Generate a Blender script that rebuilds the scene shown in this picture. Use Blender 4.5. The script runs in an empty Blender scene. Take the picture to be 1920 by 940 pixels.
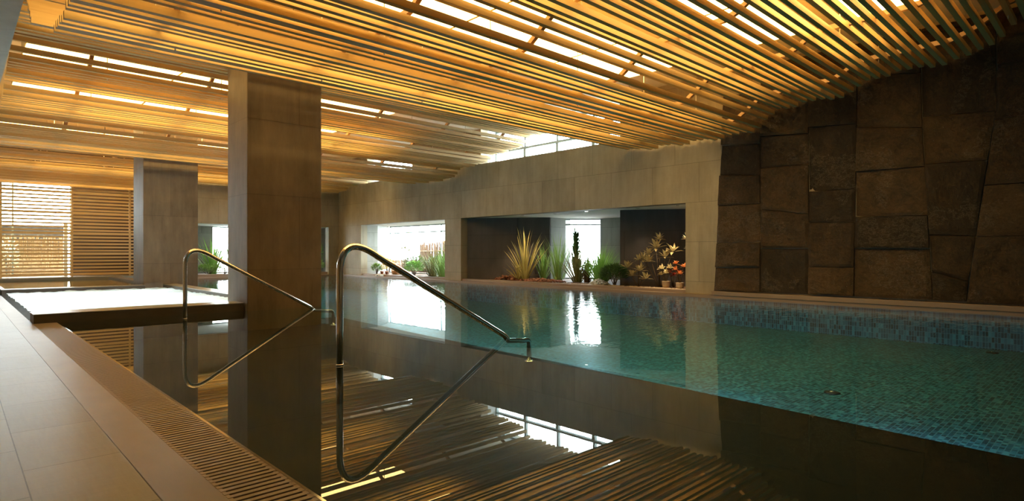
import bpy, bmesh, math, random
from mathutils import Vector, Matrix, noise

sc = bpy.context.scene
COL = sc.collection
R = random.Random(7)

# ---------------------------------------------------------------- camera
cam_d = bpy.data.cameras.new('camera')
cam = bpy.data.objects.new('camera', cam_d)
COL.objects.link(cam)
cam_d.sensor_width = 36
cam_d.lens = 1102.6 / 1920 * 36
cam_d.shift_y = 4 / 1920
cam_d.clip_start = 0.02
cam_d.clip_end = 300
cam.location = (0, 0, 1.0)
cam.rotation_euler = (math.pi / 2, 0, -math.radians(43.546))
sc.camera = cam

# ---------------------------------------------------------------- light and exposure
EXPOSURE = 0.14
SKY = 28.0
PANEL = 12.5
ADDED_POOL_LAMP = 55
ADDED_SPA_LAMP = 120
sc.view_settings.view_transform = 'Standard'
sc.view_settings.look = 'None'
sc.view_settings.exposure = EXPOSURE
sc.view_settings.gamma = 1
sc.view_settings.use_curve_mapping = False
cy = sc.cycles
cy.use_denoising = True
cy.max_bounces = 9
cy.diffuse_bounces = 5
cy.glossy_bounces = 5
cy.transmission_bounces = 4
cy.transparent_max_bounces = 12
cy.sample_clamp_indirect = 6
cy.caustics_reflective = False
cy.caustics_refractive = False
cy.blur_glossy = 0.3

w = bpy.data.worlds.new('world')
sc.world = w
w.use_nodes = True
bg = w.node_tree.nodes['Background']
bg.inputs[0].default_value = (0.86, 0.95, 1.0, 1)
bg.inputs[1].default_value = SKY


# ---------------------------------------------------------------- helpers
def link(o, parent=None):
    COL.objects.link(o)
    if parent is not None:
        o.parent = parent
    return o


def tag(o, label, cat, group=None, kind=None):
    if label: o['label'] = label
    if cat: o['category'] = cat
    if group: o['group'] = group
    if kind: o['kind'] = kind
    return o


def thing(name, label, cat, loc=(0, 0, 0), group=None, rz=0):
    o = bpy.data.objects.new(name, None)
    o.empty_display_size = 0.1
    o.location = loc
    o.rotation_euler = (0, 0, rz)
    COL.objects.link(o)
    return tag(o, label, cat, group)


class MB:
    """collects geometry that becomes one mesh object"""
    def __init__(s):
        s.v = []; s.f = []; s.sm = []

    def add(s, vs, fs, smooth=False):
        n = len(s.v)
        s.v += [tuple(v) for v in vs]
        s.f += [tuple(i + n for i in f) for f in fs]
        s.sm += [smooth] * len(fs)
        return s

    def box(s, x0, x1, y0, y1, z0, z1):
        return s.add([(x0, y0, z0), (x1, y0, z0), (x1, y1, z0), (x0, y1, z0),
                      (x0, y0, z1), (x1, y0, z1), (x1, y1, z1), (x0, y1, z1)],
                     [(0, 3, 2, 1), (4, 5, 6, 7), (0, 1, 5, 4), (1, 2, 6, 5), (2, 3, 7, 6), (3, 0, 4, 7)])

    def prism(s, pts, z0, z1):
        n = len(pts)
        a = sum(pts[i][0] * pts[(i + 1) % n][1] - pts[(i + 1) % n][0] * pts[i][1] for i in range(n))
        if a < 0: pts = pts[::-1]
        vs = [(p[0], p[1], z0) for p in pts] + [(p[0], p[1], z1) for p in pts]
        fs = [tuple(range(n))[::-1], tuple(range(n, 2 * n))]
        for i in range(n):
            j = (i + 1) % n
            fs.append((i, j, j + n, i + n))
        return s.add(vs, fs)

    def wall(s, p, q, t, z0, z1):
        """upright slab from p to q, thickness t to the left-hand side of p->q"""
        d = Vector((q[0] - p[0], q[1] - p[1])).normalized()
        nrm = Vector((-d.y, d.x)) * t
        return s.prism([p, q, (q[0] + nrm.x, q[1] + nrm.y), (p[0] + nrm.x, p[1] + nrm.y)], z0, z1)

    def tube(s, pts, r, seg=12, cap=True):
        pts = [Vector(p) for p in pts]
        rs = r if isinstance(r, (list, tuple)) else [r] * len(pts)
        vs = []; fs = []
        up = None
        for i, p in enumerate(pts):
            if i == 0: t = pts[1] - p
            elif i == len(pts) - 1: t = p - pts[i - 1]
            else: t = (pts[i + 1] - p).normalized() + (p - pts[i - 1]).normalized()
            t.normalize()
            if up is None:
                up = Vector((0, 0, 1)) if abs(t.z) < .9 else Vector((1, 0, 0))
            a = (up - t * up.dot(t)).normalized()
            b = t.cross(a)
            up = a
            for k in range(seg):
                an = 2 * math.pi * k / seg
                vs.append(p + (a * math.cos(an) + b * math.sin(an)) * rs[i])
        for i in range(len(pts) - 1):
            for k in range(seg):
                k2 = (k + 1) % seg
                fs.append((i * seg + k, i * seg + k2, (i + 1) * seg + k2, (i + 1) * seg + k))
        if cap:
            fs.append(tuple(range(seg))[::-1])
            fs.append(tuple(range((len(pts) - 1) * seg, len(pts) * seg)))
        return s.add(vs, fs, True)

    def lathe(s, prof, c=(0, 0, 0), seg=20):
        vs = []; fs = []
        for r, z in prof:
            for k in range(seg):
                an = 2 * math.pi * k / seg
                vs.append((c[0] + r * math.cos(an), c[1] + r * math.sin(an), c[2] + z))
        for i in range(len(prof) - 1):
            for k in range(seg):
                k2 = (k + 1) % seg
                fs.append((i * seg + k, i * seg + k2, (i + 1) * seg + k2, (i + 1) * seg + k))
        fs.append(tuple(range(seg))[::-1])
        fs.append(tuple(range((len(prof) - 1) * seg, len(prof) * seg)))
        return s.add(vs, fs, True)

    def build(s, name, mat, parent=None, bevel=0, loc=None):
        me = bpy.data.meshes.new(name)
        me.from_pydata(s.v, [], s.f)
        me.polygons.foreach_set('use_smooth', s.sm)
        me.materials.append(mat)
        me.update()
        o = bpy.data.objects.new(name, me)
        link(o, parent)
        if loc: o.location = loc
        if bevel:
            b = o.modifiers.new('bevel', 'BEVEL')
            b.width = bevel; b.segments = 2; b.limit_method = 'ANGLE'
        return o


def struct(o):
    o['kind'] = 'structure'
    return o


# ---------------------------------------------------------------- materials
def mat(name):
    m = bpy.data.materials.new(name)
    m.use_nodes = True
    nt = m.node_tree
    nt.nodes.clear()
    out = nt.nodes.new('ShaderNodeOutputMaterial')
    return m, nt, out


def N(nt, t, **kw):
    n = nt.nodes.new(t)
    for k, v in kw.items():
        setattr(n, k, v)
    return n


def L(nt, a, b):
    nt.links.new(a, b)


def math_n(nt, op, a, b=None, clamp=False):
    n = nt.nodes.new('ShaderNodeMath'); n.operation = op; n.use_clamp = clamp
    for i, x in enumerate((a, b)):
        if x is None: continue
        if isinstance(x, (int, float)): n.inputs[i].default_value = x
        else: nt.links.new(x, n.inputs[i])
    return n.outputs[0]


def mixc(nt, f, a, b, mode='MIX'):
    n = nt.nodes.new('ShaderNodeMix'); n.data_type = 'RGBA'; n.blend_type = mode
    for i, x in ((0, f), (6, a), (7, b)):
        if isinstance(x, (int, float)): n.inputs[i].default_value = x
        elif isinstance(x, tuple): n.inputs[i].default_value = (*x, 1) if len(x) == 3 else x
        else: nt.links.new(x, n.inputs[i])
    return n.outputs[2]


def princ(nt, out, col, rough=.6, metal=0, spec=.5):
    p = nt.nodes.new('ShaderNodeBsdfPrincipled')
    if isinstance(col, tuple): p.inputs['Base Color'].default_value = (*col, 1)
    else: nt.links.new(col, p.inputs['Base Color'])
    if isinstance(rough, (int, float)): p.inputs['Roughness'].default_value = rough
    else: nt.links.new(rough, p.inputs['Roughness'])
    p.inputs['Metallic'].default_value = metal
    p.inputs['Specular IOR Level'].default_value = spec
    nt.links.new(p.outputs[0], out.inputs[0])
    return p


def noise_t(nt, scale, detail=4, rough=.55, vec=None):
    n = nt.nodes.new('ShaderNodeTexNoise')
    n.inputs['Scale'].default_value = scale
    n.inputs['Detail'].default_value = detail
    n.inputs['Roughness'].default_value = rough
    if vec is not None: nt.links.new(vec, n.inputs['Vector'])
    return n.outputs[0]


def ramp(nt, fac, stops):
    n = nt.nodes.new('ShaderNodeValToRGB')
    e = n.color_ramp.elements
    while len(e) < len(stops): e.new(.5)
    for i, (p, c) in enumerate(stops):
        e[i].position = p; e[i].color = (*c, 1)
    nt.links.new(fac, n.inputs[0])
    return n.outputs[0]


def pos(nt, scale=None):
    g = nt.nodes.new('ShaderNodeNewGeometry').outputs['Position']
    if scale is None: return g
    m = nt.nodes.new('ShaderNodeVectorMath'); m.operation = 'MULTIPLY'
    nt.links.new(g, m.inputs[0]); m.inputs[1].default_value = scale
    return m.outputs[0]


def bump(nt, h, strength, dist, p):
    b = nt.nodes.new('ShaderNodeBump')
    b.inputs['Strength'].default_value = strength
    b.inputs['Distance'].default_value = dist
    nt.links.new(h, b.inputs['Height'])
    nt.links.new(b.outputs[0], p.inputs['Normal'])


def simple(name, col, rough=.6, metal=0, var=.15, scale=8, spec=.5):
    m, nt, out = mat(name)
    n = noise_t(nt, scale)
    c = mixc(nt, n, tuple(x * (1 - var) for x in col), tuple(min(1, x * (1 + var)) for x in col))
    princ(nt, out, c, rough, metal, spec)
    return m


def concrete(name, c0, c1, bw=1.2, bh=.92, oy=0.0, oz=0.0, rough=.65, joint=.5, per=.28):
    """formed stone / concrete panels with fine joints; u runs along the wall, v is height"""
    m, nt, out = mat(name)
    g = pos(nt)
    sx = N(nt, 'ShaderNodeSeparateXYZ'); L(nt, g, sx.inputs[0])
    u = math_n(nt, 'ADD', math_n(nt, 'ADD', sx.outputs[0], sx.outputs[1]), oy)
    v = math_n(nt, 'ADD', sx.outputs[2], oz)
    cb = N(nt, 'ShaderNodeCombineXYZ'); L(nt, u, cb.inputs[0]); L(nt, v, cb.inputs[1])
    b = N(nt, 'ShaderNodeTexBrick')
    b.offset = .5; b.squash = 1
    L(nt, cb.outputs[0], b.inputs['Vector'])
    b.inputs['Color1'].default_value = (0, 0, 0, 1)
    b.inputs['Color2'].default_value = (1, 1, 1, 1)
    b.inputs['Mortar'].default_value = (.5, .5, .5, 1)
    b.inputs['Scale'].default_value = 1
    b.inputs['Mortar Size'].default_value = .006
    b.inputs['Mortar Smooth'].default_value = .3
    b.inputs['Brick Width'].default_value = bw
    b.inputs['Row Height'].default_value = bh
    n1 = noise_t(nt, 1.3, 5, .6, pos(nt, (1, 1, .6)))
    n2 = noise_t(nt, 7, 5, .75, pos(nt, (1, 1, .12)))
    n3 = noise_t(nt, 120, 2, .6)
    t = math_n(nt, 'ADD', math_n(nt, 'MULTIPLY', n1, 1.1), math_n(nt, 'MULTIPLY', n2, .7))
    t = math_n(nt, 'ADD', t, math_n(nt, 'MULTIPLY', n3, .12))
    t = math_n(nt, 'ADD', t, math_n(nt, 'MULTIPLY', b.outputs[0], per))
    t = math_n(nt, 'SUBTRACT', t, .62, True)
    c = mixc(nt, t, c0, c1)
    c = mixc(nt, math_n(nt, 'MULTIPLY', b.outputs[1], joint), c, tuple(x * .35 for x in c0))
    p = princ(nt, out, c, rough, 0, .35)
    h = math_n(nt, 'SUBTRACT', math_n(nt, 'MULTIPLY', n3, .3), b.outputs[1])
    bump(nt, h, .25, .01, p)
    return m


def tiles_floor():
    m, nt, out = mat('deck_tiles')
    g = pos(nt)
    sx = N(nt, 'ShaderNodeSeparateXYZ'); L(nt, g, sx.inputs[0])
    u = math_n(nt, 'ADD', sx.outputs[1], -3.10 + .775 * 20)
    v = math_n(nt, 'ADD', sx.outputs[0], -.23 + .38 * 20)
    cb = N(nt, 'ShaderNodeCombineXYZ'); L(nt, u, cb.inputs[0]); L(nt, v, cb.inputs[1])
    b = N(nt, 'ShaderNodeTexBrick'); b.offset = .5
    L(nt, cb.outputs[0], b.inputs['Vector'])
    b.inputs['Color1'].default_value = (0, 0, 0, 1)
    b.inputs['Color2'].default_value = (1, 1, 1, 1)
    b.inputs['Scale'].default_value = 1
    b.inputs['Mortar Size'].default_value = .003
    b.inputs['Mortar Smooth'].default_value = .2
    b.inputs['Brick Width'].default_value = .775
    b.inputs['Row Height'].default_value = .38
    n1 = noise_t(nt, 14, 5, .65, pos(nt, (.35, 1.6, 1)))
    n2 = noise_t(nt, 160, 3, .7)
    t = math_n(nt, 'ADD', math_n(nt, 'MULTIPLY', n1, .9), math_n(nt, 'MULTIPLY', n2, .45))
    t = math_n(nt, 'SUBTRACT', math_n(nt, 'ADD', t, math_n(nt, 'MULTIPLY', b.outputs[0], .25)), .3, True)
    c = mixc(nt, t, (.09, .074, .056), (.25, .218, .176))
    c = mixc(nt, b.outputs[1], c, (.035, .025, .018))
    rg = math_n(nt, 'ADD', math_n(nt, 'MULTIPLY', n1, .25), .24)
    p = princ(nt, out, c, rg, 0, .5)
    h = math_n(nt, 'SUBTRACT', math_n(nt, 'ADD', math_n(nt, 'MULTIPLY', n2, .12), math_n(nt, 'MULTIPLY', n1, .2)), b.outputs[1])
    bump(nt, h, .5, .006, p)
    return m


def stone_strip():
    m, nt, out = mat('border_stone')
    n1 = noise_t(nt, 4, 5, .6, pos(nt, (1, .5, 1)))
    n2 = noise_t(nt, 200, 3, .7)
    t = math_n(nt, 'ADD', math_n(nt, 'MULTIPLY', n1, .7), math_n(nt, 'MULTIPLY', n2, .4))
    c = mixc(nt, t, (.11, .075, .045), (.27, .20, .135))
    p = princ(nt, out, c, .38, 0, .5)
    bump(nt, n2, .3, .002, p)
    return m


def wood(name, c0, c1, rough=.5, ax=(1.2, 18, 18)):
    m, nt, out = mat(name)
    oi = N(nt, 'ShaderNodeObjectInfo')
    n1 = noise_t(nt, 2.2, 5, .6, pos(nt, ax))
    n2 = noise_t(nt, 9, 3, .6, pos(nt, ax))
    t = math_n(nt, 'ADD', math_n(nt, 'MULTIPLY', n1, .8), math_n(nt, 'MULTIPLY', n2, .3))
    t = math_n(nt, 'ADD', t, math_n(nt, 'MULTIPLY', oi.outputs['Random'], .25))
    t = math_n(nt, 'SUBTRACT', t, .18, True)
    c = mixc(nt, t, c0, c1)
    princ(nt, out, c, rough, 0, .3)
    return m


def mosaic():
    m, nt, out = mat('glass_mosaic')
    g = pos(nt)
    s = N(nt, 'ShaderNodeVectorMath', operation='MULTIPLY'); s.inputs[1].default_value = (1 / .054, 1 / .040, 1 / .09)
    L(nt, g, s.inputs[0])
    off = N(nt, 'ShaderNodeVectorMath', operation='ADD'); off.inputs[1].default_value = (.31, .37, .43)
    L(nt, s.outputs[0], off.inputs[0])
    fl = N(nt, 'ShaderNodeVectorMath', operation='FLOOR'); L(nt, off.outputs[0], fl.inputs[0])
    fr = N(nt, 'ShaderNodeVectorMath', operation='FRACTION'); L(nt, off.outputs[0], fr.inputs[0])
    wn = N(nt, 'ShaderNodeTexWhiteNoise'); L(nt, fl.outputs[0], wn.inputs['Vector'])
    sx = N(nt, 'ShaderNodeSeparateXYZ'); L(nt, fr.outputs[0], sx.inputs[0])
    gn = N(nt, 'ShaderNodeNewGeometry')
    an = N(nt, 'ShaderNodeVectorMath', operation='ABSOLUTE'); L(nt, gn.outputs['Normal'], an.inputs[0])
    sn = N(nt, 'ShaderNodeSeparateXYZ'); L(nt, an.outputs[0], sn.inputs[0])
    grout = None
    for i in range(3):
        e = math_n(nt, 'ABSOLUTE', math_n(nt, 'SUBTRACT', sx.outputs[i], .5))
        e = math_n(nt, 'GREATER_THAN', e, (.44, .41, .46)[i])
        e = math_n(nt, 'MULTIPLY', e, math_n(nt, 'LESS_THAN', sn.outputs[i], .5))
        grout = e if grout is None else math_n(nt, 'MAXIMUM', grout, e)
    big = noise_t(nt, .6, 2, .5)
    t = math_n(nt, 'ADD', math_n(nt, 'MULTIPLY', wn.outputs[0], .75), math_n(nt, 'MULTIPLY', big, .3))
    c = ramp(nt, t, [(0, (.008, .024, .034)), (.35, (.018, .08, .14)), (.62, (.032, .175, .29)), (.85, (.06, .29, .44)), (1, (.14, .46, .62))])
    c = mixc(nt, grout, c, (.09, .27, .40))
    p = princ(nt, out, c, .35, 0, .2)
    return m


def two_sided_fresnel(nt, ior):
    """the same reflectance from either side of a thin sheet"""
    fr = N(nt, 'ShaderNodeFresnel')
    g = N(nt, 'ShaderNodeNewGeometry')
    v = math_n(nt, 'ADD', math_n(nt, 'MULTIPLY', g.outputs['Backfacing'], 1 / ior - ior), ior)
    L(nt, v, fr.inputs[0])
    return fr


def water_mat(name, tint, strength, scale, rip_lo=0.0, aniso=(1, 1, 1)):
    m, nt, out = mat(name)
    fr = two_sided_fresnel(nt, 1.333)
    tr = N(nt, 'ShaderNodeBsdfTransparent'); tr.inputs[0].default_value = (*tint, 1)
    gl = N(nt, 'ShaderNodeBsdfGlossy'); gl.inputs['Roughness'].default_value = 0.0
    gl.inputs[0].default_value = (1, 1, 1, 1)
    mx = N(nt, 'ShaderNodeMixShader')
    L(nt, fr.outputs[0], mx.inputs[0]); L(nt, tr.outputs[0], mx.inputs[1]); L(nt, gl.outputs[0], mx.inputs[2])
    L(nt, mx.outputs[0], out.inputs[0])
    # ripples fade from the lap pool to the still warm pool
    g = pos(nt)
    sx = N(nt, 'ShaderNodeSeparateXYZ'); L(nt, g, sx.inputs[0])
    mr = N(nt, 'ShaderNodeMapRange'); mr.inputs[1].default_value = 4.5; mr.inputs[2].default_value = 8.5
    mr.inputs[3].default_value = rip_lo; mr.inputs[4].default_value = 1.0
    L(nt, sx.outputs[0], mr.inputs[0])
    n1 = noise_t(nt, scale, 3, .55, pos(nt, aniso))
    h = math_n(nt, 'MULTIPLY', n1, mr.outputs[0])
    b = N(nt, 'ShaderNodeBump'); b.inputs['Strength'].default_value = 1.0
    b.inputs['Distance'].default_value = strength
    L(nt, h, b.inputs['Height'])
    L(nt, b.outputs[0], gl.inputs['Normal'])
    return m


def emit(name, col, s):
    m, nt, out = mat(name)
    e = N(nt, 'ShaderNodeEmission')
    e.inputs[0].default_value = (*col, 1); e.inputs[1].default_value = s
    L(nt, e.outputs[0], out.inputs[0])
    return m


def granite():
    m, nt, out = mat('split_granite')
    oi = N(nt, 'ShaderNodeObjectInfo')
    n1 = noise_t(nt, 2.2, 6, .65)
    n2 = noise_t(nt, 16, 7, .8)
    n3 = noise_t(nt, 6, 6, .8, pos(nt, (1, 1, 1.8)))
    t = math_n(nt, 'ADD', math_n(nt, 'MULTIPLY', n1, .7), math_n(nt, 'MULTIPLY', n2, 1.1))
    t = math_n(nt, 'ADD', t, math_n(nt, 'MULTIPLY', oi.outputs['Random'], .35))
    t = math_n(nt, 'SUBTRACT', t, .68, True)
    c = ramp(nt, t, [(0, (.018, .015, .012)), (.35, (.048, .032, .019)), (.65, (.11, .068, .034)), (1, (.20, .14, .085))])
    vein = math_n(nt, 'SUBTRACT', n3, .5)
    vein = math_n(nt, 'LESS_THAN', math_n(nt, 'ABSOLUTE', vein), .009)
    vm = math_n(nt, 'GREATER_THAN', noise_t(nt, 1.1, 2, .5, pos(nt, (1.3, 1.1, .9))), .54)
    c = mixc(nt, math_n(nt, 'MULTIPLY', math_n(nt, 'MULTIPLY', vein, vm), .35), c, (.42, .36, .28))
    v = N(nt, 'ShaderNodeTexVoronoi'); v.inputs['Scale'].default_value = 14
    L(nt, g := pos(nt), v.inputs['Vector'])
    fleck = math_n(nt, 'LESS_THAN', v.outputs['Distance'], .035)
    c = mixc(nt, math_n(nt, 'MULTIPLY', fleck, .8), c, (.7, .68, .62))
    p = princ(nt, out, c, .62, 0, .35)
    h = math_n(nt, 'ADD', n2, math_n(nt, 'MULTIPLY', n1, .6))
    bump(nt, h, 1.0, .05, p)
    return m


def leaf(name, c0, c1, rough=.45, edge=None, trans=.25):
    m, nt, out = mat(name)
    n = noise_t(nt, 7, 3)
    c = mixc(nt, n, c0, c1)
    p = princ(nt, out, c, rough, 0, .4)
    t = N(nt, 'ShaderNodeBsdfTranslucent'); L(nt, c, t.inputs[0])
    mx = N(nt, 'ShaderNodeMixShader'); mx.inputs[0].default_value = trans
    L(nt, p.outputs[0], mx.inputs[1]); L(nt, t.outputs[0], mx.inputs[2])
    L(nt, mx.outputs[0], out.inputs[0])
    return m


def foam_mat():
    m, nt, out = mat('bubbling_water')
    n1 = noise_t(nt, 2.2, 6, .65, pos(nt, (1, 1, 1)))
    n2 = noise_t(nt, 12, 5, .7)
    t = math_n(nt, 'ADD', math_n(nt, 'MULTIPLY', n1, .8), math_n(nt, 'MULTIPLY', n2, .4))
    c = ramp(nt, t, [(0, (.12, .22, .24)), (.40, (.34, .5, .54)), (.52, (.76, .92, .98)), (1, (.86, .97, 1.0))])
    p = princ(nt, out, c, .3, 0, .8)
    bump(nt, t, .5, .04, p)
    tl = N(nt, 'ShaderNodeBsdfTranslucent'); L(nt, c, tl.inputs[0])
    mx = N(nt, 'ShaderNodeMixShader'); mx.inputs[0].default_value = .45
    L(nt, p.outputs[0], mx.inputs[1]); L(nt, tl.outputs[0], mx.inputs[2])
    L(nt, mx.outputs[0], out.inputs[0])
    return m


def glass_mat():
    m, nt, out = mat('window_glass')
    fr = two_sided_fresnel(nt, 1.45)
    tr = N(nt, 'ShaderNodeBsdfTransparent'); tr.inputs[0].default_value = (.96, .99, .98, 1)
    gl = N(nt, 'ShaderNodeBsdfGlossy'); gl.inputs['Roughness'].default_value = 0.0
    mx = N(nt, 'ShaderNodeMixShader')
    L(nt, fr.outputs[0], mx.inputs[0]); L(nt, tr.outputs[0], mx.inputs[1]); L(nt, gl.outputs[0], mx.inputs[2])
    L(nt, mx.outputs[0], out.inputs[0])
    return m


M = dict(
    conc=concrete('stone_panel_wall', (.20, .17, .118), (.46, .395, .29), 1.25, .92, 0, -.33),
    pillar=concrete('pillar_panels', (.09, .068, .046), (.29, .222, .155), 3.1, 1.32, .4, .62, .6, .35, .12),
    darkwall=concrete('dark_panel_wall', (.04, .036, .036), (.10, .09, .088), 1.1, .8),
    greywall=concrete('grey_panel_wall', (.20, .20, .18), (.36, .36, .33), .9, .62),
    deck=tiles_floor(), strip=stone_strip(),
    grate=simple('grate_stone', (.26, .19, .13), .5, 0, .2, 40),
    darkpool=simple('dark_pool_stone', (.010, .008, .006), .6, 0, .35, 3, .08),
    mosaic=mosaic(),
    water=water_mat('pool_water', (.76, .95, 1.0), .010, 3.2, .001, (1.0, 2.2, 1)),
    coldwater=water_mat('plunge_water', (.6, .85, .82), .004, 5, 1.0),
    foam=foam_mat(),
    wood=wood('batten_wood', (.45, .29, .12), (.68, .50, .24)),
    carrier=simple('carrier_timber', (.32, .19, .09), .6, 0, .2, 10),
    screenwood=wood('screen_wood', (.66, .47, .23), (.84, .66, .38)),
    plaster=simple('soffit_plaster', (.74, .68, .56), .9, 0, .05, 3),
    white=simple('white_soffit', (.72, .74, .72), .8, 0, .04, 3),
    side=concrete('pale_panels', (.46, .49, .50), (.66, .69, .70), 1.2, 1.0),
    steel=simple('polished_steel', (.90, .88, .86), .10, 1, .03, 3),
    darksteel=simple('dark_metal', (.05, .05, .05), .4, .6, .1, 9),
    rodm=simple('rod_metal', (.62, .55, .45), .35, .8, .05, 9),
    frame=simple('window_frame_metal', (.33, .38, .37), .45, .3, .06, 9),
    slab=simple('spa_slab_stone', (.085, .072, .062), .42, 0, .3, 16),
    slabtop=simple('slab_top_stone', (.28, .27, .25), .3, 0, .2, 16),
    coping=simple('coping_stone', (.24, .175, .125), .42, 0, .18, 20),
    panel=emit('light_diffuser', (1.0, .64, .20), PANEL),
    lampwater=emit('added_lamp_lens', (.75, .92, 1.0), 4),
    spotm=emit('lamp_lens', (1.0, .78, .5), 20),
    granite=granite(), glass=glass_mat(),
    paving=simple('pale_paving', (.72, .71, .68), .9, 0, .06, 2),
    soil=simple('bark_mulch', (.10, .05, .028), .9, 0, .5, 60),
    gravel=simple('pale_gravel', (.5, .42, .31), .9, 0, .35, 90),
    pebble=simple('grey_white_pebbles', (.55, .58, .60), .5, 0, .35, 12),
    reed=wood('reed', (.10, .05, .028), (.20, .11, .06), .8, (30, 30, 1)),
    g_flax=leaf('striped_flax_leaf', (.36, .32, .08), (.60, .52, .20)),
    g_mid=leaf('mid_green_leaf', (.10, .22, .04), (.26, .40, .10)),
    g_grass=leaf('grass_leaf', (.13, .26, .05), (.34, .46, .13)),
    g_dark=leaf('dark_green_leaf', (.03, .08, .02), (.09, .17, .04)),
    g_olive=leaf('olive_leaf', (.12, .13, .04), (.30, .28, .10)),
    g_brown=leaf('brown_leaf', (.07, .05, .03), (.16, .11, .06)),
    g_bright=leaf('bright_grass_leaf', (.14, .34, .06), (.34, .56, .14)),
    g_varie=leaf('variegated_leaf', (.24, .20, .08), (.55, .46, .24)),
    g_cream=leaf('cream_leaf', (.65, .56, .30), (.85, .78, .52)),
    g_yellow=leaf('yellow_leaf', (.62, .46, .05), (.85, .70, .12)),
    g_red=leaf('red_leaf', (.35, .04, .03), (.62, .12, .06)),
    g_orange=leaf('orange_leaf', (.55, .16, .05), (.80, .36, .12)),
    potwhite=simple('pale_pot', (.62, .52, .36), .6, 0, .2, 30),
    potred=simple('terracotta', (.48, .20, .11), .7, 0, .2, 20),
    wicker=simple('wicker', (.45, .25, .12), .8, 0, .3, 60),
    hedge=leaf('hedge_leaf', (.05, .10, .03), (.16, .20, .06)),
    drift=simple('red_bark', (.17, .065, .03), .8, 0, .4, 30),
)

# ================================================================ SETTING
XW = 12.5          # face of the long right-hand wall
YE = 24.4          # face of the end wall
ZO = 2.17          # head of the garden openings
ZW = 3.9           # sill of the clerestory
ZC = 5.05          # upper soffit

# deck
struct(MB().box(-3, .61, -4, 30, -.7, 0).build('floor', M['deck']))
b = MB()
b.box(.612, .81, -4, 27.2, -.7, 0)
struct(b.build('trim_1', M['strip'], bevel=.003))
struct(MB().box(.612, 13.6, -4.2, -4, -1.2, 0).build('trim_2', M['strip']))

# pool shells
b = MB()
b.prism([(1.08, -4), (4.75, -4), (5.07, .48), (5.84, 11.3), (5.84, 11.5), (4.5, 11.5), (1.08, 10.6)], -.95, -.35)
b.box(.81, 1.08, -4, 10.6, -.95, -.09)
struct(b.build('floor_warm_pool', M['darkpool']))
struct(MB().box(4.2, 12.75, -4, 24.6, -1.05, -.6).build('floor_lap_pool', M['mosaic']))
struct(MB().box(12.44, 12.75, -4, 24.6, -.6, -.03).build('wall_lap_pool', M['mosaic']))
struct(MB().box(4.55, 12.44, 24.36, 24.62, -.6, -.03).build('wall_lap_pool_end', M['mosaic']))
b = MB()
b.box(12.38, 12.78, -4, 24.7, -.03, .045)
b.box(4.6, 12.38, 24.34, 24.8, -.03, .045)
struct(b.build('trim_3', M['coping'], bevel=.006))

# right wall with two garden openings and the clerestory gaps
CL = [(9.1, 14.63), (18.6, 21.9)]
b = MB()
T = .3
b.box(XW, XW + T, -4, 7.22, -.03, ZO)
b.box(XW, XW + T, 15.67, 16.57, -.03, ZO)
b.box(XW, XW + T, 22.42, YE + .3, -.03, ZO)
b.box(XW, XW + T, -4, YE + .3, ZO, ZW)
y = -4
for a, c in CL:
    b.box(XW, XW + T, y, a, ZW, ZC)
    y = c
b.box(XW, XW + T, y, YE + .3, ZW, ZC)
struct(b.build('wall_right', M['conc']))
# curb that closes the garden beds
b = MB()
b.box(12.56, 12.78, 7.22, 15.67, .04, .115)
b.box(12.56, 12.78, 16.57, 22.42, .04, .115)
struct(b.build('trim_4', M['coping'], bevel=.004))

# end wall: header over an opening
b = MB()
b.box(6.2, XW, YE, YE + .3, 2.12, ZC)
b.box(6.2, 6.5, YE, 28.5, -.03, ZC)
b.box(12.02, XW, YE, YE + .3, -.03, 2.12)
struct(b.build('wall_back', M['conc']))
struct(MB().box(6.5, 12.02, YE + .12, YE + .3, -.03, .16).build('trim_5', M['coping'], bevel=.004))

# garden recess ground, soffit and walls
struct(MB().box(12.78, 17, 6.5, 24.7, -.3, .09).build('floor_garden', M['soil']))
struct(MB().box(6.5, 13.2, YE + .3, 28.4, -.3, .09).build('floor_garden_end', M['soil']))
b = MB()
b.box(XW + T, 16.6, 6.5, 13.9, ZO + .01, ZO + .2)
b.box(XW + T, 14.6, 13.9, 24.7, ZO + .01, ZO + .2)
b.box(6.5, 13.4, YE + .3, 28.4, ZO, ZO + .2)
struct(b.build('ceiling_garden', M['white']))
b = MB()
b.wall((12.8, 15.67), (14.5, 13.4), -.05, .09, ZO + .01)
b.prism([(14.5, 13.4), (15.25, 13.4), (15.25, 13.75), (14.7, 13.75)], .09, ZO + .01)
struct(b.build('wall_garden_left', M['darkwall']))
struct(MB().prism([(14.52, 13.385), (15.26, 13.385), (15.26, 13.76), (14.6, 13.76)], .09, ZO + .01).build('wall_garden_reveal', M['greywall']))
struct(MB().prism([(16.2, 12.6), (16.2, 9.6), (16.6, 9.6), (16.6, 12.6)], .09, ZO + .01).build('wall_garden_pier', M['greywall']))
b = MB()
b.prism([(13.4, 9.75), (13.7, 9.17), (15.2, 7.0), (16.6, 7.0), (16.6, 9.6), (16.2, 9.7)], .09, ZO + .01)
b.box(12.8, 16.6, 6.8, 7.22, .09, ZO + .01)
struct(b.build('wall_garden_right', M['darkwall']))
b = MB()
b.prism([(12.8, 22.42), (13.3, 22.42), (14.4, 23.3), (14.6, 24.7), (12.8, 24.7)], .09, ZO + .01)
b.box(14.35, 16.0, 13.8, 15.9, .09, ZO + .01)
struct(b.build('wall_garden_far', M['greywall']))
# end garden
b = MB()
b.box(6.5, 8.35, 28.1, 28.4, .09, ZO)
b.box(10.6, 13.4, 27.6, 28.4, .09, ZO)
b.box(12.9, 13.4, 24.7, 28.4, .09, ZO)
struct(b.build('wall_garden_end', M['greywall']))

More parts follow.
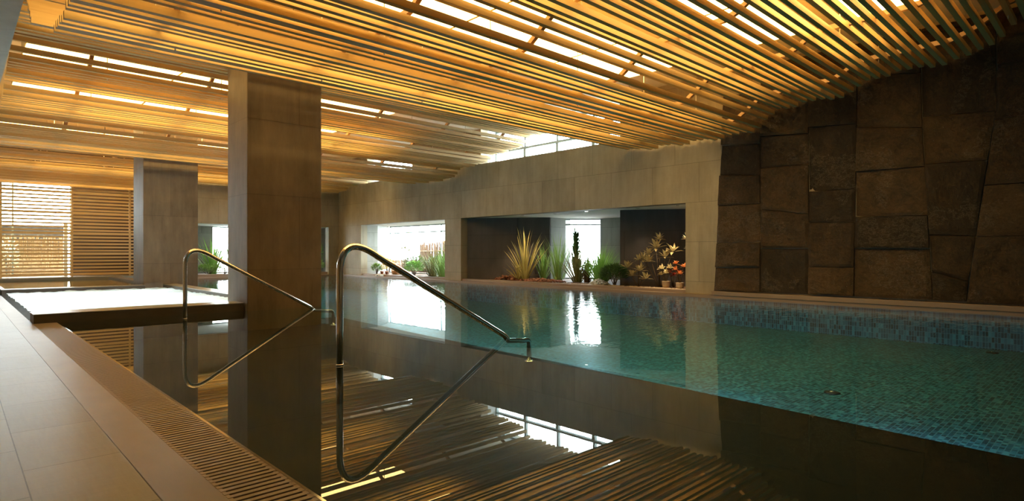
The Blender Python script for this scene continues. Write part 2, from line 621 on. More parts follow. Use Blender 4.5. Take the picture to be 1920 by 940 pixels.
# left, front and outer walls, upper soffit
b = MB()
b.box(-3.3, -3, -4, 30, 0, ZC)
struct(b.build('wall_left', M['conc']))
struct(MB().box(-3.3, 13.6, -4.3, -4, -1.2, ZC).build('wall_front', M['side']))
struct(MB().box(-3.3, 13.6, -4.3, 30, ZC, ZC + .3).build('ceiling', M['plaster']))
# pale dropped soffit over the deck
struct(MB().box(-3, .6, -4, 26.9, 3.97, 4.12).build('ceiling_deck', M['side']))

# clerestory bays
for i, (a, c) in enumerate(CL):
    b = MB()
    b.box(12.8, 13.3, a - .3, c + .3, ZW - .12, ZW)
    b.box(12.8, 13.3, a - .3, a, ZW, ZC)
    b.box(12.8, 13.3, c, c + .3, ZW, ZC)
    b.box(12.8, 13.4, a - .3, c + .3, ZC - .02, ZC + .2)
    struct(b.build('wall_clerestory_bay', M['white']))
    f = MB()
    n = max(2, round((c - a) / 1.4))
    for k in range(n + 1):
        yy = a + (c - a) * k / n
        f.box(13.16, 13.26, yy - .035, yy + .035, ZW, ZC - .02)
        if 0 < k < n:
            f.box(13.18, 13.24, yy + .05, yy + .09, ZW + .04, 4.3)
    f.box(13.15, 13.26, a, c, 4.3, 4.37)
    f.box(13.15, 13.26, a, c, ZW, ZW + .04)
    f.box(13.15, 13.26, a, c, ZC - .08, ZC - .02)
    fo = struct(f.build('window_%d' % (i + 1), M['frame']))
    MB().box(13.2, 13.21, a, c, ZW + .02, ZC - .04).build('pane', M['glass'], fo)


# garden windows
def window(n, p, q, z0, z1, mull=(), trans=()):
    d = Vector((q[0] - p[0], q[1] - p[1])); ln = d.length; d.normalize()
    f = MB()
    at = lambda s: (p[0] + d.x * s, p[1] + d.y * s)
    for s in [0.02, ln - .02] + list(mull):
        f.wall(at(s - .025), at(s + .025), .06, z0, z1)
    for z in [z0, z1 - .05] + list(trans):
        f.wall(at(0), at(ln), .06, z, z + .045)
    fo = struct(f.build('window_%d' % n, M['frame']))
    g = MB(); g.wall((p[0] - d.y * .03, p[1] + d.x * .03), (q[0] - d.y * .03, q[1] + d.x * .03), .008, z0, z1)
    g.build('pane', M['glass'], fo)


window(3, (15.25, 13.6), (16.25, 12.6), .09, ZO + .01, (), (1.95,))
window(4, (14.4, 23.25), (14.4, 15.9), .09, ZO + .01, (3.9, 6.0), (1.85,))
window(5, (8.35, 28.2), (10.6, 28.2), .09, ZO, (1.2,), ())
window(6, (-1.6, 28.5), (3.35, 28.5), .05, 3.9, (1.9, 3.2), (2.12,))  # left part, out of view, widened to throw light on spa and deck

# room behind the screen
b = MB()
b.box(3.35, 6.2, 28.5, 28.8, -.1, ZC)
b.box(-3, 3.35, 28.5, 28.8, 3.9, ZC)
b.box(-3, -1.6, 28.5, 28.8, -.1, 3.9)
struct(b.build('wall_screen_back', simple('dark_stained_wall', (.07, .035, .018), .8, 0, .2, 4)))
struct(MB().box(.8, 6.2, 26.7, 28.5, -.1, .1).build('floor_screen', M['coping']))

# pillars
for nm, (x0, x1, y0, y1) in (('pillar', (3.68, 5.03, 10.5, 11.5)), ('pillar', (3.74, 5.1, 18.45, 19.65))):
    o = MB().box(x0, x1, y0, y1, -.6, ZC).build('pillar', M['pillar'], bevel=.012)
    lab = 'square stone-clad pillar standing in the water behind the two handrails' if y0 < 12 else \
        'grey stone-clad pillar at the far corner of the bubbling spa'
    tag(o, lab, 'pillar')


# ================================================================ STONE CLADDING
def stone_block(poly, prot, parent, seed):
    """poly: four (y, z) corners, anticlockwise seen from the pool; rough convex block"""
    rr = random.Random(seed)
    nu = nv = 16
    g = .006
    cy_ = sum(p[0] for p in poly) / 4; cz_ = sum(p[1] for p in poly) / 4
    P4 = []
    for (py, pz) in poly:
        P4.append((py + (g if py < cy_ else -g), pz + (g if pz < cz_ else -g)))
    a, b_, c, d = P4          # bottom-near, bottom-far, top-far, top-near
    vs = []
    off = Vector((seed * 3.1, seed * 1.7, 0))
    ty = rr.uniform(-.03, .03); tz = rr.uniform(-.035, .035)
    for j in range(nv + 1):
        for i in range(nu + 1):
            u = i / nu; v = j / nv
            yy = (a[0] * (1 - u) + b_[0] * u) * (1 - v) + (d[0] * (1 - u) + c[0] * u) * v
            zz = (a[1] * (1 - u) + b_[1] * u) * (1 - v) + (d[1] * (1 - u) + c[1] * u) * v
            e = min(u, 1 - u, v, 1 - v) * 16
            ed = -0.022 if e < .5 else 0
            n = noise.fractal(Vector((yy * 2.6, zz * 2.6, 0)) + off, .8, 2.0, 5) * .045
            vs.append((XW - prot - ed + n * (.4 if e < .5 else 1) + ty * (u - .5) + tz * (v - .5), yy, zz))
    fs = []
    W = nu + 1
    for j in range(nv):
        for i in range(nu):
            k = j * W + i
            fs.append((k, k + W, k + W + 1, k + 1))
    ring = [i for i in range(W)] + [j * W + nu for j in range(1, nv + 1)] + \
           [nv * W + i for i in range(nu - 1, -1, -1)] + [j * W for j in range(nv - 1, 0, -1)]
    base = len(vs)
    for k in ring:
        vs.append((XW - .002, vs[k][1], vs[k][2]))
    n = len(ring)
    for i in range(n):
        j = (i + 1) % n
        fs.append((ring[i], ring[j], base + j, base + i))
    m = MB(); m.add(vs, fs)
    return m.build('stone_block', M['granite'], parent)


F_ = 1102.6; FX, FY = .68893, .72483


def wy(px, y, X=12.42):
    u = (px - 960) / F_
    d0 = FX + FY * u; d1 = FY - FX * u
    t = X / d0
    return (d1 * t, 1 + (474 - y) / F_ * t)


clad = thing('stone_cladding', 'dark rough cladding of large stone blocks on the wall right of the garden openings', 'stone wall', (0, 0, 0))
cols = [
    # left joint (x at top,bottom), right joint, list of horizontal joints (y at left, y at right) top to bottom
    ((1354, 1337), (1424, 1424), [(180, 170), (272, 269), (329, 328), (386, 382), (456, 454), (502, 501), (546, 549)]),
    ((1424, 1424), (1515, 1515), [(90, 80), (190, 175), (256, 250), (316, 308), (392, 401), (466, 466), (549, 553)]),
    ((1515, 1515), (1606, 1600), [(60, 40), (150, 140), (239, 232), (359, 354), (418, 417), (501, 501), (553, 557)]),
    ((1606, 1600), (1726, 1748), [(20, -10), (142, 136), (239, 239), (322, 312), (406, 404), (466, 466), (557, 564)]),
    ((1726, 1748), (1868, 1812), [(-60, -90), (60, 40), (219, 207), (308, 300), (440, 443), (510, 528), (564, 567)]),
]
sd = 1
for (lt, lb), (rt_, rb), js in cols:
    def xl(y): return lt + (lb - lt) * max(0, min(1, (y - 200) / 350))
    def xr(y): return rt_ + (rb - rt_) * max(0, min(1, (y - 200) / 350))
    for (a0, a1), (b0, b1) in zip(js[:-1], js[1:]):
        tn = wy(xr(a1), a1); tf = wy(xl(a0), a0); bn = wy(xr(b1), b1); bf = wy(xl(b0), b0)
        clampz = lambda p: (p[0], min(p[1], 4.98))
        if clampz(tn)[1] - clampz(bn)[1] < .05: continue
        stone_block([clampz(bn), clampz(bf), clampz(tf), clampz(tn)], R.uniform(.05, .11), clad, sd)
        sd += 1
# the column that leaves the picture on the right
yl_t, yl_b = wy(1868, 200)[0], wy(1812, 550)[0]
def seam(z):
    best = min(((abs(wy(1868 - 56 * max(0, min(1, (q - 200) / 350)), q)[1] - z), q) for q in range(-150, 575, 2)))
    q = best[1]
    return wy(1868 - 56 * max(0, min(1, (q - 200) / 350)), q)[0]


zs = [.15, 1.27, 2.12, 3.2, 4.1, 4.98]
for k in range(5):
    z0, z1 = zs[k], zs[k + 1]
    f = lambda z: seam(z)
    stone_block([(.62 + .05 * k, z0), (f(z0), z0), (f(z1), z1), (.67 + .05 * k, z1)], R.uniform(.05, .11), clad, sd); sd += 1
for k in range(4):
    z0, z1 = (.15, 1.5, 2.6, 3.9)[k], (1.5, 2.6, 3.9, 4.98)[k]
    stone_block([(-.9, z0), (.55 + .05 * k, z0), (.6 + .05 * k, z1), (-.9, z1)], R.uniform(.05, .11), clad, sd); sd += 1
# base ledge under the stones
struct(MB().box(12.36, XW, -4, 6.5, .046, .135).build('baseboard_right', M['coping'], bevel=.004))


# ================================================================ DECK GRATING
gm = None
i = 0
y = -.5
while y < 10.4:
    b = MB()
    n = 24
    for k in range(n):
        b.box(0, .268, k * .0445 + .006, k * .0445 + .0335, -.03, -.002)
    b.box(0, .018, 0, n * .0445 - .004, -.03, -.0035)
    b.box(.25, .268, 0, n * .0445 - .004, -.03, -.0035)
    b.box(.12, .14, 0, n * .0445 - .004, -.034, -.0115)
    if gm is None:
        gm = b.build('drain_grate', M['grate'])
        o = gm
    else:
        o = gm.copy(); COL.objects.link(o)
    o.location = (.8115, y, 0)
    tag(o, 'slotted stone overflow grate in the channel along the edge of the warm pool', 'grate', 'overflow grates along the warm pool')
    y += n * .0445
    i += 1
b = MB(); b.box(1.078, 1.092, -4, 10.6, -.09, -.001)
struct(b.build('trim_6', M['steel']))

# ================================================================ WATER
o = MB().add([(1.09, -4, -.012), (12.44, -4, -.012), (12.44, 24.36, -.012), (4.5, 24.36, -.012), (4.5, 11.0, -.012), (1.09, 11.0, -.012)],
             [(0, 1, 2, 3, 4, 5)]).build('pool_water', M['water'])
tag(o, 'clear still water filling the dark warm pool and the tiled lap pool', 'water')

# unseen underwater lamps added to brighten the lap pool, facing it from its ledge
for k in range(11):
    ly = 1.2 + 2.0 * k
    lx = 5.07 + (ly - .48) * (.77 / 10.82) + .004 if ly < 11.3 else 4.554
    t = thing('added_pool_lamp', ('added, unseen round steel-rimmed underwater lamp in the side of the dark ledge' if ly < 11.3 else 'added, unseen round steel-rimmed underwater lamp below the stone edge of the spa'), 'added pool lamp', (lx, ly, -.47 if ly < 11.3 else -.25), 'added underwater lamps')
    mb = MB(); mb.tube([(0, 0, 0), (.014, 0, 0)], .055, 20); mb.build('rim', M['steel'], t)
    mb = MB(); mb.tube([(.014, 0, 0), (.018, 0, 0)], .042, 20); mb.build('lens', M['lampwater'], t)
    ld = bpy.data.lights.new('added_pool_light', 'SPOT')
    ld.energy = ADDED_POOL_LAMP; ld.color = (.62, .88, 1.0); ld.spot_size = math.radians(150); ld.spot_blend = 1.0; ld.shadow_soft_size = .05
    lo = bpy.data.objects.new('added_pool_light', ld); link(lo, t)
    lo.location = (.06, 0, .06)
    lo.rotation_euler = Vector((1, 0, -.35)).to_track_quat('-Z', 'Y').to_euler()

# floor drains on the tiled pool floor
for (dx, dy) in ((7.25, 2.34), (12.0, 1.52)):
    t = thing('floor_drain', 'small round dark drain nearer the warm pool on the tiled pool floor' if dx < 8 else
              'small round dark drain close under the stone wall on the tiled pool floor', 'drain', (dx, dy, -.6), 'floor drains of the lap pool')
    MB().lathe([(.085, 0), (.085, .012), (.07, .018)]).build('cover', M['darksteel'], t)
    MB().lathe([(.03, .015), (.03, .026)]).build('screw_cap', M['steel'], t)

# ================================================================ SPA AND PLUNGE POOL
def grid(x0, x1, y0, y1, nx, ny, zf):
    vs = [(x0 + (x1 - x0) * i / nx, y0 + (y1 - y0) * j / ny, 0) for j in range(ny + 1) for i in range(nx + 1)]
    vs = [(x, y, zf(x, y)) for x, y, _ in vs]
    fs = [(j * (nx + 1) + i, j * (nx + 1) + i + 1, (j + 1) * (nx + 1) + i + 1, (j + 1) * (nx + 1) + i) for j in range(ny) for i in range(nx)]
    return MB().add(vs, fs, True)


sf = lambda x, y: .045 + .03 * noise.fractal(Vector((x * 2.6, y * 2.6, 0)), .8, 2, 4) + .018 * max(0, noise.noise(Vector((x * .9, y * .9, 3))))
o = grid(.9, 4.25, 11.15, 18.25, 110, 200, sf).build('spa_water', M['foam'])
tag(o, 'white bubbling water of the raised spa pool', 'water')
b = MB(); b.box(.82, 4.5, 11.0, 18.6, -.9, -.8)
struct(b.build('floor_spa', M['white']))
for k in range(8):  # lamps added under the foam, out of view, to make the spa brighter
    lx, ly = (1.6, 3.4)[k % 2], 12.0 + 1.65 * (k // 2)
    t = thing('added_spa_lamp', 'added, unseen round underwater lamp in the floor of the bubbling spa', 'added pool lamp', (lx, ly, -.8), 'added spa floor lamps')
    MB().lathe([(.09, 0), (.09, .012), (.075, .016)]).build('rim', M['steel'], t)
    MB().lathe([(.07, .014), (.07, .018)]).build('lens', M['lampwater'], t)
    ld = bpy.data.lights.new('added_spa_light', 'SPOT')
    ld.energy = ADDED_SPA_LAMP; ld.color = (.78, .93, 1.0); ld.spot_size = math.radians(165); ld.spot_blend = 1.0; ld.shadow_soft_size = .07
    lo = bpy.data.objects.new('added_spa_light', ld); link(lo, t)
    lo.location = (0, 0, .04); lo.rotation_euler = (math.pi, 0, 0)


def slab(label, x0, x1, y0, y1, z1=.13, body=None):
    t = thing('spa_slab', label, 'pool edge', (x0, y0, 0))
    MB().box(0, x1 - x0, 0, y1 - y0, -.88, z1 - .012).build('kerb', M['slab'], t, bevel=.004)
    MB().box(-.006, x1 - x0 + .006, -.006, y1 - y0 + .006, z1 - .012, z1).build('top_stone', M['slabtop'], t, bevel=.003)
    return t


slab('dark raised stone edge between the warm pool and the bubbling spa', .82, 3.66, 10.62, 11.15)
slab('dark raised stone edge between the bubbling spa and the lap pool', 4.2, 4.55, 11.55, 18.4)
slab('dark raised stone edge between the bubbling spa and the plunge pool behind it', .82, 3.72, 18.15, 18.6)
b = MB(); b.box(.612, .9, 18.6, 26.7, 0, .13)
b.box(.9, 6.2, 26.2, 26.7, -.5, .12)
struct(b.build('trim_7', M['slabtop'], bevel=.004))
struct(MB().box(4.2, 4.6, 19.7, 26.7, -.6, .1).build('trim_8', M['slab'], bevel=.004))
struct(MB().box(.82, 6.2, 18.6, 26.7, -.8, -.5).build('floor_plunge_pool', M['mosaic']))
o = MB().box(.9, 4.2, 18.6, 26.2, .035, .04)
o = MB().add([(.9, 18.6, .04), (4.2, 18.6, .04), (4.2, 26.2, .04), (.9, 26.2, .04)], [(0, 1, 2, 3)]).build('plunge_pool_water', M['coldwater'])
tag(o, 'still dark green water of the small plunge pool before the wooden screen', 'water')

# ================================================================ HANDRAILS
def bez(p0, p1, p2, n):
    return [p0 * (1 - t) ** 2 + p1 * 2 * t * (1 - t) + p2 * t * t for t in [k / n for k in range(n + 1)]]


def handrail(label, base, end, top, r=.031):
    bx, by = base; ex, ey = end
    t = thing('pool_handrail', label, 'handrail', (bx, by, -.35))
    dx, dy = ex - bx, ey - by
    ln = math.hypot(dx, dy)
    ux, uy = dx / ln, dy / ln
    V = lambda s, z: Vector((ux * s, uy * s, z + .35))
    # slope line from the end at the water back to the bend
    hz = top
    pts = [V(0, -.35), V(0, .3), V(0, hz - .25)]
    s1 = .42
    zs1 = hz * (ln - s1) / ln * 1.065
    A = V(0, hz - .22); Bc = V(.03, hz + .14); Cc = V(s1, zs1 + .04)
    pts += bez(A, Bc, Cc, 14)
    # straight down to the water, then level just under it and down to the ledge
    e0 = V(ln - .04, .02); e1 = V(ln + .03, -.045)
    pts += bez(e0, V(ln, 0 - .02), e1, 4)
    pts += [V(ln + .30, -.075)] + bez(V(ln + .34, -.075), V(ln + .42, -.075), V(ln + .42, -.13), 5) + [V(ln + .42, -.33)]
    MB().tube(pts, r, 18).build('rail', M['steel'], t)
    MB().lathe([(r + .001, -.006), (r + .004, -.003), (r + .004, .003), (r + .001, .006)], (0, 0, .345)).build('collar', M['steel'], t)
    e = V(ln + .42, -.35)
    MB().lathe([(.06, 0), (.06, .008), (.032, .02)], (e.x, e.y, e.z)).build('flange', M['steel'], t)
    return t


handrail('polished steel tube handrail rising from the water nearest the camera', (2.515, 4.89), (4.76, 5.10), 1.06)
handrail('polished steel tube handrail in front of the pillar, farther from the camera', (2.563, 9.93), (4.70, 10.16), 1.04)

# ================================================================ SLATTED CEILING
PROF = [(-2, 4.8), (.9, 4.74), (1.25, 4.62), (1.65, 4.34), (1.95, 4.22), (3.3, 4.20), (3.65, 3.97), (4.95, 3.93), (5.5, 3.55), (5.85, 3.51), (7.2, 3.50), (8.5, 3.52),
        (8.9, 3.66), (9.6, 4.25), (10.2, 4.42), (12.2, 4.42), (12.7, 4.12), (13.9, 4.06), (14.3, 3.86), (15.4, 3.80), (15.9, 3.52), (16.6, 3.48), (17.9, 3.50), (18.6, 3.58),
        (19.4, 3.9), (20.2, 4.08), (21.2, 4.05), (21.7, 3.86), (23.2, 3.82), (23.7, 3.66), (25.0, 3.64), (25.6, 3.46), (26.95, 3.44)]


def zprof(y):
    for (a, za), (b_, zb) in zip(PROF[:-1], PROF[1:]):
        if a <= y <= b_:
            return za + (zb - za) * (y - a) / (b_ - a)
    return PROF[-1][1]


pitch = .168
marks = []
y = -1.2; acc = 0
step = .004
while y < 26.9:
    dz = zprof(y + step) - zprof(y)
    acc += math.hypot(step, dz)
    if acc >= pitch:
        acc -= pitch
        marks.append(y)
    y += step
jit = [0, .045, .06, .0, .05]
CAR = [1.75, 3.7, 5.5, 7.5, 9.5, 11.5]
H_B, W_B = .085, .072
waves = [(-2, 8.75, 'timber batten ceiling hanging over the near half of the pool and dipping towards the camera'),
         (8.75, 18.2, 'timber batten ceiling behind the first dip, over the spa and the middle of the lap pool'),
         (18.2, 27.0, 'timber batten ceiling farthest away, over the plunge pool and wooden screen')]
mesh_cache = {}
for wi, (ya, yb, lab) in enumerate(waves):
    t = thing('slatted_ceiling', lab, 'ceiling', (0, 0, 0), 'slatted timber ceilings')
    ms = [m for m in marks if ya <= m < yb]
    for k, ym in enumerate(ms):
        xa = .86 if wi == 0 else .66
        xb = 12.33 if (ym < 8.9 or 15.0 < ym < 18.3) else 12.42
        if ym > 24.3: xb = 6.15
        z = zprof(ym) + jit[(k * 3 + wi) % 5] * (1 if wi == 0 else .8)
        key = (xa, xb)
        if key not in mesh_cache:
            mb = MB().box(xa, xb, -W_B / 2, W_B / 2, 0, H_B)
            o = mb.build('batten', M['wood'], t)
            mesh_cache[key] = o.data
        else:
            o = bpy.data.objects.new('batten', mesh_cache[key])
            link(o, t)
        o.location = (0, ym, z)
    for cx in CAR:
        if wi == 2 and cx > 6: continue
        b = MB()
        seg = [p for p in [ya + .15 + (yb - ya - .3) * q / 60 for q in range(61)] if p > -1.3]
        vs = []; fs = []
        for p in seg:
            z = zprof(p) + H_B + .035
            vs += [(cx - .03, p, z), (cx + .03, p, z), (cx + .03, p, z + .075), (cx - .03, p, z + .075)]
        for q in range(len(seg) - 1):
            for e in range(4):
                e2 = (e + 1) % 4
                fs.append((q * 4 + e, q * 4 + e2, q * 4 + 4 + e2, q * 4 + 4 + e))
        fs += [(0, 1, 2, 3), tuple(len(vs) - 4 + e for e in (3, 2, 1, 0))]
        b.add(vs, fs)
        b.build('carrier_rail', M['carrier'], t)
        hy = max(ya, -1) + .55
        while hy < yb - .3:
            zt = zprof(hy) + .15
            MB().tube([(cx + .28, hy, zprof(hy) + .02), (cx + .28, hy, ZC)], .009, 6).build('hanger_rod', M['rodm'], t)
            hy += 1.75
# light boxes above the battens
lp = None
XSEG = [(.95, 3.48), (3.5, 6.08), (6.1, 8.68), (8.7, 10.6)]
rows = [(2.15, 3.15), (3.95, 5.05), (6.4, 8.0), (10.4, 11.4), (13.1, 14.7), (16.4, 17.4), (19.8, 20.9), (22.4, 23.4), (25.4, 26.6)]
for (r0, r1) in rows:
    for (s0, s1) in XSEG:
        if r0 > 24 and s0 > 5: continue
        if r0 < 3 and s0 < 6: continue
        if 10 < r0 < 18 and s0 > 8: continue
        t = thing('ceiling_light', 'long glowing warm light box above the slats, seen only through their gaps', 'ceiling light', ((s0 + s1) / 2, (r0 + r1) / 2, 4.78), 'light boxes above the slatted ceiling')
        hx, hy = (s1 - s0) / 2, (r1 - r0) / 2
        b = MB()
        b.box(-hx, hx, -hy, -hy + .012, 0, .16); b.box(-hx, hx, hy - .012, hy, 0, .16)
        b.box(-hx, -hx + .012, -hy, hy, 0, .16); b.box(hx - .012, hx, -hy, hy, 0, .16)
        b.box(-hx, hx, -hy, hy, .15, .27)
        b.build('housing', M['plaster'], t)
        MB().box(-hx + .012, hx - .012, -hy + .012, hy - .012, .004, .02).build('diffuser', M['panel'], t)

# ================================================================ WOODEN SCREEN
t = thing('slatted_screen', 'wooden screen of horizontal slats across the far left end of the hall', 'screen', (0, 27, 0))
scr = t
z = .16
k = 0
while z < 3.62:
    h = .085 if k % 6 == 0 else .062
    MB().box(-.6, 6.15, -.03, .03, z, z + h).build('slat', M['screenwood'], t)
    z += .126
    k += 1
for x in (-.4, 1.2, 3.2, 5.03):
    MB().box(x - .03, x + .03, .03, .09, .1, 3.62).build('upright', M['screenwood'], t)
# white post and beam beyond the screen
o = MB().box(3.05, 3.17, 27.9, 28.02, .1, 2.1).build('post', M['white'])
tag(o, 'pale square post standing behind the left part of the wooden screen', 'post')
o.name = 'fence_post'


# ================================================================ PLANTS
def blade(m, base, az, lean, ln, wd, droop, seg=6, fold=.25):
    """one tapered strap leaf: base, azimuth, lean from upright, length, width, droop"""
    p = Vector(base); th = lean
    h = Vector((math.cos(az), math.sin(az), 0)); sd_ = Vector((-math.sin(az), math.cos(az), 0))
    vs = []; fs = []
    for i in range(seg + 1):
        q = i / seg
        wv = wd * (1 - q) ** .7 * (.55 + .9 * min(q * 3, .5))
        d = h * math.sin(th) + Vector((0, 0, 1)) * math.cos(th)
        nrm = d.cross(sd_)
        vs += [p - sd_ * wv / 2 + nrm * wv * fold, p, p + sd_ * wv / 2 + nrm * wv * fold]
        p = p + d * ln / seg
        th += droop / seg * (0.4 + 1.2 * q)
    for i in range(seg):
        a = i * 3
        fs += [(a, a + 1, a + 4, a + 3), (a + 1, a + 2, a + 5, a + 4)]
    m.add(vs, fs, True)


def spiky(label, x, y, n, ln, wd, mt, spread=.9, droop=.7, rad=.05, name='strap_leaf_plant', cat='plant', z=.1, seed=0, mt2=None, group=None):
    rr = random.Random(seed)
    t = thing(name, label, cat, (x, y, z), group)
    m = MB()
    for i in range(n):
        q = (i + .5) / n
        az = i * 2.39996 + rr.uniform(-.3, .3)
        le = spread * q ** .8 * rr.uniform(.7, 1.1)
        b = (rad * q * math.cos(az), rad * q * math.sin(az), 0)
        blade(m, b, az, le, ln * rr.uniform(.7, 1.05) * (1 - .2 * q), wd * rr.uniform(.8, 1.2), droop * rr.uniform(.4, 1.3))
    m.build('foliage', mt, t)
    c = MB(); c.lathe([(rad * .9 + .01, 0), (rad * .7 + .01, ln * .06), (rad * .3 + .004, ln * .13)], seg=10)
    c.build('crown', mt2 or mt, t)
    return t


def leafq(m, p, d, n, ln, wd):
    """pointed oval leaf with a folded midrib"""
    s_ = d.cross(n).normalized()
    n = s_.cross(d).normalized()
    vs = [p, p + d * ln * .35 + s_ * wd / 2 + n * wd * .15, p + d * ln * .75 + s_ * wd * .36 + n * wd * .1, p + d * ln - n * ln * .08,
          p + d * ln * .75 - s_ * wd * .36 + n * wd * .1, p + d * ln * .35 - s_ * wd / 2 + n * wd * .15, p + d * ln * .4, p + d * ln * .75]
    m.add(vs, [(0, 1, 6), (1, 2, 7, 6), (2, 3, 7), (3, 4, 7), (4, 5, 6, 7), (5, 0, 6)], False)


def bush(label, x, y, rx, ry, h, n, ll, lw, mt, name='leafy_bush', z=.1, seed=0, cat='plant', group=None, up=.3, stem=None):
    rr = random.Random(seed + 100)
    t = thing(name, label, cat, (x, y, z), group)
    m = MB(); st = MB()
    cz = h * .55
    for i in range(n):
        az = rr.uniform(0, 6.283); cp = rr.uniform(-.55, 1)
        sp = math.sqrt(max(0, 1 - cp * cp)); r = rr.uniform(.6, 1.0)
        p = Vector((rx * sp * math.cos(az) * r, ry * sp * math.sin(az) * r, max(.02, cz + h * .45 * cp * r)))
        d = Vector((math.cos(az) * sp + rr.uniform(-.5, .5), math.sin(az) * sp + rr.uniform(-.5, .5), cp * .6 + up + rr.uniform(-.3, .4))).normalized()
        nn = Vector((rr.uniform(-.4, .4), rr.uniform(-.4, .4), 1)).normalized()
        leafq(m, p, d, nn, ll * rr.uniform(.7, 1.2), lw * rr.uniform(.8, 1.2))
    for i in range(9):
        az = rr.uniform(0, 6.283); q = rr.uniform(.2, .8)
        st.tube([(0.02 * math.cos(az), .02 * math.sin(az), 0), (rx * q * .5 * math.cos(az), ry * q * .5 * math.sin(az), h * .45), (rx * q * math.cos(az), ry * q * math.sin(az), h * .8)], [.01, .007, .004], 5)
    m.build('foliage', mt, t)
    st.build('stems', stem or M['g_brown'], t)
    return t


def rosettes(label, x, y, heads, mt, ll, lw, nl=14, name='rosette_plant', z=.1, seed=0, stemm=None, pot=None):
    """stems that each carry a rosette of broad leaves; heads = (dx, dy, z, scale)"""
    rr = random.Random(seed + 300)
    t = thing(name, label, 'plant', (x, y, z))
    m = MB(); st = MB()
    z0 = 0
    if pot:
        pr, ph, pm = pot
        MB().lathe([(pr * .8, 0), (pr * .95, ph * .3), (pr, ph * .92), (pr * 1.06, ph * .93), (pr * 1.06, ph), (pr * .9, ph), (pr * .88, ph * .85)], seg=18).build('pot', pm, t)
        z0 = ph * .85
    for (dx, dy, hz, s_) in heads:
        st.tube([(dx * .1, dy * .1, z0), (dx * .6, dy * .6, z0 + (hz - z0) * .6), (dx, dy, hz)], [.012, .009, .006], 6)
        for i in range(nl):
            az = i * 2.4 + rr.uniform(-.2, .2)
            el = 1.25 - 1.5 * (i / nl) + rr.uniform(-.15, .15)
            d = Vector((math.cos(az) * math.cos(el), math.sin(az) * math.cos(el), math.sin(el)))
            leafq(m, Vector((dx, dy, hz)), d, Vector((0, 0, 1)) if abs(d.z) < .9 else Vector((1, 0, 0)), ll * s_ * rr.uniform(.8, 1.15), lw * s_)
    m.build('foliage', mt, t)
    st.build('stems', stemm or M['g_brown'], t)
    return t


# --- right garden opening
spiky('tall striped yellow-green flax fanning out against the dark garden wall', 13.38, 13.45, 30, 1.78, .085, M['g_flax'], .62, .4, .09, seed=1, name='striped_flax')
spiky('low yellow-green tuft of strap leaves at the foot of the striped flax', 13.35, 13.75, 34, .78, .045, M['g_flax'], 1.2, .8, .08, seed=2, name='strap_leaf_tuft')
spiky('bright green strap-leaved plant between the striped flax and the tall grass', 14.0, 13.25, 34, 1.3, .065, M['g_mid'], .55, .5, .08, seed=3)
spiky('tall fine green grass clump just left of the bright garden window', 14.1, 12.68, 90, 1.68, .032, M['g_grass'], .5, .6, .16, seed=4, name='tall_grass')
spiky('yellow-green leaning strap plant in front of the tall dark column plant', 13.95, 11.75, 80, 1.25, .045, M['g_olive'], .75, .5, .16, seed=5, name='strap_leaf_plant')


def column_plant(label, x, y, h, r, seed):
    rr = random.Random(seed)
    t = thing('column_plant', label, 'plant', (x, y, .1))
    m = MB(); st = MB()
    st.tube([(0, 0, 0), (.01, 0, h * .5), (0, .01, h * .93)], [.022, .017, .008], 8)
    for i in range(240):
        q = i / 240
        az = i * 2.4
        blade(m, (0.01 * math.cos(az), .01 * math.sin(az), h * (.1 + .72 * q)), az, rr.uniform(.35, .7), r * 2.6 * rr.uniform(.8, 1.2), .045, -.5, 4)
    m.build('foliage', M['g_dark'], t)
    st.build('stem', M['g_brown'], t)


column_plant('tall slender dark green plant standing upright before the bright garden window', 14.25, 12.06, 1.68, .16, 9)
spiky('dark brown upright leafy plant right of the tall column plant', 13.9, 11.32, 80, .95, .035, M['g_brown'], .35, .2, .1, seed=6, name='dark_leaf_plant')
spiky('thin dark sprig standing against the right edge of the garden window', 14.0, 11.07, 34, .9, .022, M['g_brown'], .22, .2, .06, seed=7, name='thin_sprig')
spiky('loose bright green grass spraying up behind the dark green mound', 13.5, 10.5, 260, 1.3, .026, M['g_bright'], .75, .7, .16, seed=8, name='fine_grass')
bush('dense low dark green mound of feathery foliage beside the dark pier', 13.15, 9.75, .40, .38, .56, 1500, .10, .018, M['g_dark'], name='feathery_mound', seed=9, up=.6)
rosettes('wide variegated rosette plant in the shade below the dark pier', 13.1, 8.95,
         [(-.05, .32, .5, 1), (-.1, .12, .28, .9), (-.1, -.12, .42, 1), (.05, -.28, .66, .95), (-.1, -.3, .22, .9), (.1, .05, .7, .8)], M['g_varie'], .25, .08, 12, seed=11, name='variegated_plant')
rosettes('tall variegated rosette plant spreading against the black garden wall', 13.35, 8.45,
         [(0, .12, 1.02, 1.15), (.1, -.1, .78, 1), (-.05, .3, .85, .9), (.12, -.3, .92, 1), (0, .5, .72, .85), (.12, .1, 1.25, .8)], M['g_varie'], .26, .08, 13, seed=12, name='variegated_plant')
rosettes('cream-leaved plant in the left one of the two pale pots', 13.3, 8.24, [(0, 0, .36, 1), (-.05, .1, .48, .9), (.02, -.1, .5, .9), (0, .15, .32, .8)], M['g_cream'], .15, .07, 10, seed=13, name='potted_cream_plant', pot=(.1, .17, M['potwhite']))
rosettes('orange and red leaved plant in the pale pot beside the opening edge', 13.2, 7.78, [(0, 0, .36, 1), (-.05, .1, .46, .9), (.02, -.1, .54, .9), (0, .12, .62, .8)], M['g_orange'], .13, .06, 11, seed=14, name='potted_orange_plant', pot=(.1, .15, M['potwhite']))
rosettes('red-leaved plant behind the two pale pots', 13.6, 8.2, [(0, 0, .3, 1), (0, .12, .36, .9), (.05, -.12, .36, .9)], M['g_red'], .13, .055, 12, seed=15, name='red_leaf_plant')
